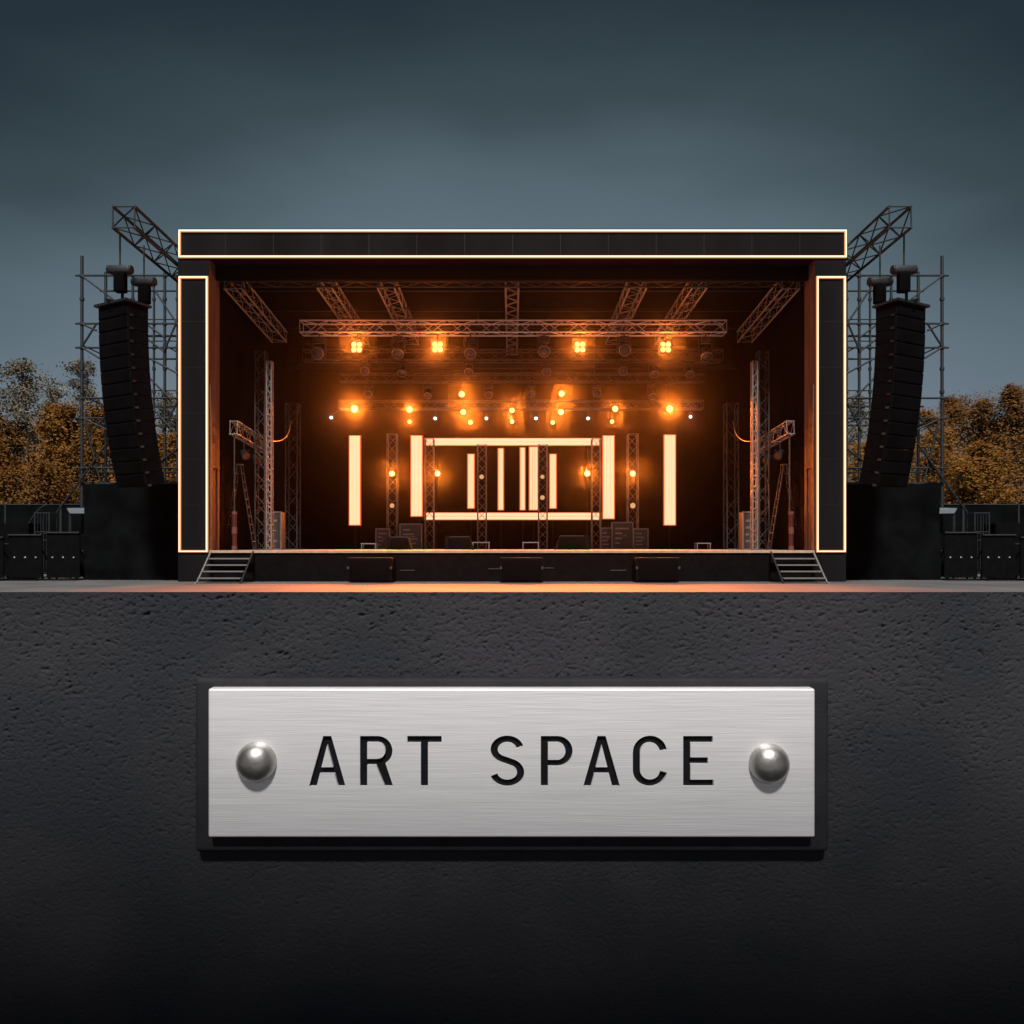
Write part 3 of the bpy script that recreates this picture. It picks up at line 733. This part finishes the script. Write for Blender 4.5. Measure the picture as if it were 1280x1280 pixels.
        p = p + Mr @ Vector((0, 0, -bh))
    # ------------------- fence, barricades and clutter at the edges
    Yf = 42.0
    xs = [s*(19.6+3.2*k) for k in range(0, 8)]
    t = thing('site_fence', 'long dark green-black screened site fence on the %s with pale posts' % sd, 'fence', (s*30,Yf,0), 'screened site fences')
    zt = wz(630,Yf)
    for a, b in zip(xs, xs[1:]):
        m = MB(); m.bb(*sorted((a+s*.05,b-s*.05)), Yf, Yf+.05, .05, zt-.05); m.build('screen_panel', M['scrim'], t)
    m = MB(); m.tube((xs[0],Yf,zt),(xs[-1],Yf,zt-.1),.035); m.build('top_rail', M['scaf'], t)
    m = MB(); m.tube((xs[0],Yf-.04,wz(667,Yf)),(xs[-1],Yf-.04,wz(667,Yf)),.03); m.build('middle_rail', M['scaf'], t)
    for k, a in enumerate(xs):
        m = MB(); m.tube((a,Yf-.03,0),(a,Yf-.03,zt),.06 if k != 2 else .09,8); m.build('post', M['scaf'], t)
    for k in range(7):
        Yk = 34.3 - .25*k
        xa = s*(21.15+1.62*k)
        wl = ['nearest the scaffold','second from the scaffold','third from the scaffold','fourth from the scaffold','fifth from the scaffold','sixth from the scaffold','farthest from the scaffold'][k]
        t = thing('crowd_barricade', 'black steel crowd barricade on the %s, %s' % (sd, wl), 'barricade', (xa,Yk,0), 'black crowd barricades beside the stage')
        zt2 = wz(668+(k % 3)*3-2,Yk)
        m = MB(); m.bb(xa-.78,xa+.78,Yk,Yk+.06,.12,zt2); pn = m.build('panel', M['black_paint'], t)
        m = MB(); m.tube((xa-.78,Yk-.02,zt2),(xa+.78,Yk-.02,zt2),.05); m.build('top_rail', M['black_metal'], t)
        for x in (xa-.55,xa+.55):
            m = MB(); m.tube((x,Yk+1.5,.03),(x,Yk+.06,zt2-.3),.035); m.build('strut', M['black_metal'], t)
        m = MB(); m.bb(xa-.74,xa+.74,Yk-.35,Yk+1.6,.0,.03); m.build('footplate', M['black_metal'], t)
        m = MB()
        for x in (xa-.5,xa,xa+.5): m.lathe([(.05,0),(.045,.03),(0,.035)], (x,Yk,wz(697,Yk)), (0,-1,0), 10)
        m.build('bolt', M['alu'], pn)
    # tarp and cage crate behind the barricades
    t = thing('tarp_shelter', 'small shelter with pale blue tarp roof beside the %s scrim base' % sd, 'shelter', (s*21.5,36.8,0), 'tarp shelters by the scrim bases')
    za = wz(634,36.8)
    m = MB(); m.add([(s*20.6,36.2,za-.32),(s*22.0,36.2,za-.30),(s*23.0,37.6,za),(s*20.6,37.6,za+.05),(s*20.6,36.2,za-.36),(s*22.0,36.2,za-.34),(s*23.0,37.6,za-.04),(s*20.6,37.6,za+.01)],
        [(0,1,2,3),(7,6,5,4),(0,4,5,1),(1,5,6,2),(2,6,7,3),(3,7,4,0)]); m.build('roof', M['tarp'], t)
    for x, y in ((s*20.7,36.3),(s*22.0,36.3),(s*22.8,37.5),(s*20.7,37.5)):
        m = MB(); m.tube((x,y,0),(x,y,za-.33),.035); m.build('pole', M['scaf'], t)
    t = thing('wire_cage', 'pale wire cage trolley standing behind the %s barricades' % sd, 'trolley', (s*22.9,35.7,0), 'wire cage trolleys')
    xa, xb, ya, yb, zt3 = s*22.5, s*23.2, 35.4, 36.0, wz(640,35.4)
    m = MB()
    for x in (xa,xb):
        for y in (ya,yb): m.tube((x,y,.05),(x,y,zt3),.04)
    for z in (.3,1.9,2.3,zt3-.05):
        m.path([(xa,ya,z),(xb,ya,z),(xb,yb,z),(xa,yb,z),(xa,ya,z)], .025)
    for k in range(1,5): m.tube((xa+(xb-xa)*k/5,ya,.3),(xa+(xb-xa)*k/5,ya,zt3-.05),.015)
    m.build('cage', M['scaf'], t)
    for x in (xa,xb):
        for y in (ya,yb):
            m = MB(); m.tube((x-.03,y,.06),(x+.03,y,.06),.06,10); m.build('caster', M['black_metal'], t)
for s, sd in ((-1,'left'),(1,'right')):
    for (x0c, wc, hc, yc, wrd) in ((24.6,1.7,2.75,36.2,'taller'),(26.6,1.4,2.5,36.6,'lower'),(20.95,.8,2.2,35.9,'narrow')):
        xc = s*x0c
        t = thing('equipment_crate', '%s black rolling equipment crate behind the %s barricades' % (wrd, sd), 'crate', (xc,yc,0), 'black crates behind the barricades')
        m = MB(); m.cbox((xc,yc,.14+(hc-.14)/2),(wc,.9,hc-.14),.03); b = m.build('body', M['black_paint'], t)
        m = MB(); m.bb(xc-wc/2-.012,xc+wc/2+.012,yc-.47,yc-.44,hc*.62,hc*.62+.05); m.build('lid_trim', M['dark_alu'], b)
        for q in (-.3,.3):
            m = MB(); m.bb(xc+q*wc-.06,xc+q*wc+.06,yc-.485,yc-.452,hc*.5,hc*.5+.12); m.build('latch', M['scaf'], b)
        for q in (-.4,.4):
            for r_ in (-.32,.32):
                m = MB(); m.tube((xc+q*wc-.03,yc+r_,.075),(xc+q*wc+.03,yc+r_,.075),.075,10); m.build('caster', M['black_metal'], t)
# bent hose on the left
pts = []
for k in range(12):
    u = k/11; pts.append(Vector((wx(34+26*u,36.5), 36.5, wz(658-27*math.sin(u*math.pi/2),36.5))))
m = MB(); m.path([Vector((pts[0].x,36.5,0))]+pts, .04); tag(m.build('bent_pipe', M['scaf']), 'pale bent pipe arching up behind the left barricades', 'pipe')

# ---------------------------------------------------------------- autumn trees
def leaf_mat(name, cols):
    m = bpy.data.materials.new(name); m.use_nodes = True; nt = m.node_tree; b = nt.nodes['Principled BSDF']
    b.inputs['Roughness'].default_value = .7; b.inputs['Specular IOR Level'].default_value = .2
    tc = nt.nodes.new('ShaderNodeTexCoord')
    n = nt.nodes.new('ShaderNodeTexNoise'); n.inputs['Scale'].default_value = .8; n.inputs['Detail'].default_value = 7; n.inputs['Roughness'].default_value = .75
    nt.links.new(tc.outputs['Object'], n.inputs['Vector'])
    r = nt.nodes.new('ShaderNodeValToRGB'); r.color_ramp.elements[0].position = .3; r.color_ramp.elements[1].position = .7
    r.color_ramp.elements[0].color = (*cols[0],1); r.color_ramp.elements[1].color = (*cols[2],1)
    e = r.color_ramp.elements.new(.5); e.color = (*cols[1],1)
    nt.links.new(n.outputs['Fac'], r.inputs['Fac']); nt.links.new(r.outputs['Color'], b.inputs['Base Color'])
    return m
LM = {'birch': leaf_mat('birch_leaves', ((.075,.065,.045),(.13,.115,.085),(.15,.11,.05))),
      'orange': leaf_mat('orange_leaves', ((.065,.030,.006),(.15,.062,.006),(.22,.095,.010))),
      'rust': leaf_mat('rust_leaves', ((.045,.026,.008),(.11,.046,.008),(.17,.070,.010)))}
BARK = mat('bark', (.10,.085,.07), .9, 0, .4, 3, .5, 6)
BIRCH = mat('birch_bark', (.36,.35,.33), .8, 0, .5, 2.5, .3, 8, stretch=(1,1,4))
def tree(label, px, pyt, Y, kind, wid, low, n, leaf, seed):
    rnd = random.Random(seed)
    x = wx(px,Y); H = wz(pyt,Y)
    t = thing('autumn_tree', label, 'tree', (x,Y,0), 'autumn trees behind the stage')
    m = MB(); pts = []; p = Vector((x,Y,0)); nseg = 9
    for k in range(nseg+1):
        pts.append(Vector((x + rnd.uniform(-.18,.18)*k*.35, Y + rnd.uniform(-.2,.2)*k*.3, H*.95*k/nseg)))
    r0 = (.026 if kind == 'birch' else .02)*H
    for k in range(nseg): m.tube(pts[k], pts[k+1], r0*(1-k/nseg*.92), 7, r0*(1-(k+1)/nseg*.92), cap=False)
    tips = []
    nb = 46
    for i in range(nb):
        u = low + (1-low)*(i+rnd.random())/nb
        k = min(nseg-1, int(u*nseg)); b0 = pts[k].lerp(pts[k+1], u*nseg-k)
        v = (u-low)/(1-low)
        prof = (1.15*(1-v)**.75 + .06) * min(1, .55+2.2*v) * rnd.choice((.45,.75,1.0,1.2,1.5))
        a = rnd.uniform(0, 2*math.pi); L = wid*.5*prof
        d = Vector((math.cos(a), math.sin(a), rnd.uniform(.25,1.3))).normalized()
        mid = b0 + d*L*.5 + Vector((0,0,.15*L)); tip = b0 + d*L
        rb = r0*.30*(1-u*.7)
        m.tube(b0, mid, rb, 5, rb*.6, cap=False); m.tube(mid, tip, rb*.6, 4, rb*.15, cap=False)
        for q in range(3):
            e = mid.lerp(tip, rnd.random()); e2 = e + Vector((rnd.uniform(-1,1),rnd.uniform(-1,1),rnd.uniform(-.2,.9)))*L*.35
            m.tube(e, e2, rb*.3, 3, rb*.1, cap=False); tips.append((e2, .35+L*.22))
        tips.append((tip, .4+L*.22)); tips.append((mid, .4+L*.25))
    m.build('trunk', BIRCH if kind == 'birch' else BARK, t)
    c = MB(); vs = []; fs = []
    for i in range(n):
        q, rad = tips[rnd.randrange(len(tips))]
        g = Vector((rnd.gauss(0,1),rnd.gauss(0,1),rnd.gauss(0,.8)))*rad*.50
        p = q + g
        if p.z < .6: continue
        ax = Vector((rnd.gauss(0,1),rnd.gauss(0,1),rnd.gauss(0,1))).normalized(); bx = ax.orthogonal().normalized()
        s = leaf*rnd.uniform(.6,1.3); o = len(vs)
        vs += [p-ax*s, p+bx*s*.55, p+ax*s, p-bx*s*.55]; fs.append((o,o+1,o+2,o+3))
    c.add(vs, fs); c.build('crown', LM[kind], t)
T = [
 ('pale birch with sparse grey leaves and sky gaps, far left behind the fence', 34,446,62,'birch',7.4,.2,9000,.11),
 ('pale sparse birch between the left tree gap and the scaffold pole', 104,440,66,'birch',6.0,.25,7500,.11),
 ('brownish tree cut off by the left edge of the picture', -22,480,60,'rust',8,.1,14000,.125),
 ('low bright orange tree in front of the far left birch', 2,548,54,'orange',6,.05,14000,.125),
 ('rounded orange tree just left of the left scaffold', 80,505,57,'orange',7,.05,17000,.125),
 ('orange tree seen through the left scaffold legs', 136,500,59,'orange',7.5,.05,17000,.125),
 ('pale birch seen between the left line array and the pillar', 214,486,64,'birch',7,.2,7500,.11),
 ('low orange bushy tree beneath the birch by the left pillar', 205,545,56,'orange',7,.05,11500,.125),
 ('low dull rust bushy tree at the foot of the far left birch', 44,575,53,'rust',5,.05,7500,.11),
 ('rusty brown tree just right of the right scaffold pole', 1188,492,62,'rust',8.5,.1,14000,.125),
 ('rust tree between the scaffold and the tallest right tree', 1224,496,60,'rust',8.5,.1,14000,.125),
 ('tallest orange tree with a dark top at the right', 1258,477,58,'rust',9,.08,17000,.125),
 ('tree cut off by the right edge of the picture', 1304,505,60,'orange',7,.08,14000,.125),
 ('low bright orange tree in front of the right tree row', 1226,556,53,'orange',6.5,.04,14500,.125),
 ('orange tree seen through the right scaffold legs', 1160,510,58,'orange',7,.05,14500,.125),
 ('pale brown tree seen between the right pillar and line array', 1072,490,63,'birch',7,.2,9000,.11),
 ('half-hidden rust tree filling the gap between the two tallest right trees', 1243,522,64,'rust',8,.08,14000,.125),
 ('half-hidden pale birch behind the rounded orange tree at left', 66,478,70,'birch',7,.15,7500,.11),
 ('half-hidden orange tree between the left edge and the far left birch', 14,520,63,'orange',8,.06,14000,.125),
 ('low orange bushy tree by the right pillar', 1085,550,56,'orange',7,.05,11500,.125)]
for i, a in enumerate(T): tree(*a, seed=100+i)

# ---------------------------------------------------------------- thin evening air
hz = MB(); hz.bb(-G-5, G+5, -70, G+5, -1, 26)
hm = bpy.data.materials.new('air'); hm.use_nodes = True; nt = hm.node_tree; nt.nodes.clear()
out = nt.nodes.new('ShaderNodeOutputMaterial'); pv = nt.nodes.new('ShaderNodeVolumePrincipled')
pv.inputs['Color'].default_value = (.9,.92,.95,1); pv.inputs['Density'].default_value = .00020; pv.inputs['Anisotropy'].default_value = .982
nt.links.new(pv.outputs[0], out.inputs['Volume'])
h = hz.build('haze', hm); h['kind'] = 'stuff'

# ---------------------------------------------------------------- sky, sun, camera
SUN_EL = 53
w = bpy.data.worlds.new('World'); scene.world = w; w.use_nodes = True; nt = w.node_tree
bg = nt.nodes['Background']
sky = nt.nodes.new('ShaderNodeTexSky'); sky.sky_type = 'NISHITA'; sky.sun_disc = False
sky.sun_elevation = R(SUN_EL); sky.sun_rotation = R(180)
tc = nt.nodes.new('ShaderNodeTexCoord'); sp = nt.nodes.new('ShaderNodeSeparateXYZ'); nt.links.new(tc.outputs['Generated'], sp.inputs[0])
ns = nt.nodes.new('ShaderNodeTexNoise'); ns.inputs['Scale'].default_value = 1.6; ns.inputs['Detail'].default_value = 4
mp = nt.nodes.new('ShaderNodeMapping'); mp.inputs['Scale'].default_value = (1,1,3.2); nt.links.new(tc.outputs['Generated'], mp.inputs[0]); nt.links.new(mp.outputs[0], ns.inputs['Vector'])
def math_(op, a, b=None, v=None):
    n = nt.nodes.new('ShaderNodeMath'); n.operation = op
    nt.links.new(a, n.inputs[0])
    if b is not None: nt.links.new(b, n.inputs[1])
    elif v is not None: n.inputs[1].default_value = v
    return n.outputs[0]
el = math_('ADD', sp.outputs['Z'], math_('MULTIPLY', math_('SUBTRACT', ns.outputs['Fac'], v=.5), v=.16))
xa = math_('MULTIPLY', math_('POWER', math_('ABSOLUTE', sp.outputs['X']), v=2.0), v=.50)      # cloud bank thicker to both sides
el2 = math_('ADD', el, xa)
rp = nt.nodes.new('ShaderNodeValToRGB'); cr = rp.color_ramp
cr.elements[0].position = 0.0; cr.elements[0].color = (.19,.225,.265,1)
cr.elements[1].position = 1.0; cr.elements[1].color = (.018,.030,.040,1)
for p, cc in ((.22,(.165,.208,.25)),(.34,(.135,.18,.22)),(.44,(.090,.132,.158)),(.52,(.043,.066,.080)),(.62,(.018,.031,.041))):
    e = cr.elements.new(p); e.color = (*cc,1)
nt.links.new(el2, rp.inputs['Fac'])
back = nt.nodes.new('ShaderNodeMapRange'); back.interpolation_type = 'SMOOTHSTEP'
back.inputs['From Min'].default_value = .05; back.inputs['From Max'].default_value = -.75
nt.links.new(sp.outputs['Y'], back.inputs['Value'])
mx = nt.nodes.new('ShaderNodeMix'); mx.data_type = 'RGBA'
nt.links.new(back.outputs[0], mx.inputs['Factor']); nt.links.new(rp.outputs['Color'], mx.inputs['A']); mx.inputs['B'].default_value = (.13,.14,.168,1)
# the physical sky filtered through the cloud deck
m1 = nt.nodes.new('ShaderNodeMix'); m1.data_type = 'RGBA'; m1.blend_type = 'ADD'; m1.inputs['Factor'].default_value = .0015
nt.links.new(mx.outputs['Result'], m1.inputs['A']); nt.links.new(sky.outputs[0], m1.inputs['B'])
sc = nt.nodes.new('ShaderNodeVectorMath'); sc.operation = 'SCALE'; sc.inputs['Scale'].default_value = 10.0
nt.links.new(m1.outputs['Result'], sc.inputs[0]); nt.links.new(sc.outputs[0], bg.inputs['Color'])
bg.inputs['Strength'].default_value = .1

sl = bpy.data.lights.new('sun', 'SUN'); sl.energy = 5.0; sl.angle = R(8); sl.color = (1,.95,.90)
so = bpy.data.objects.new('sun', sl); COL.objects.link(so)
d = Vector((0,-math.cos(R(SUN_EL)),math.sin(R(SUN_EL))))
so.rotation_euler = d.to_track_quat('Z','Y').to_euler()

cd = bpy.data.cameras.new('camera'); cd.sensor_width = 36; cd.lens = 36*F/1280; cd.shift_y = (HY-640)/1280
cd.clip_start = .05; cd.clip_end = 2000
cam = bpy.data.objects.new('camera', cd); COL.objects.link(cam)
cam.location = (0,0,EYE); cam.rotation_euler = (R(90),0,0)
scene.camera = cam
scene.render.engine = 'CYCLES'
scene.cycles.use_denoising = True
scene.cycles.max_bounces = 6; scene.cycles.volume_bounces = 0
scene.cycles.sample_clamp_indirect = 4
vs = scene.view_settings; vs.view_transform = 'Standard'; vs.look = 'None'; vs.exposure = 0; vs.gamma = 1; vs.use_curve_mapping = False
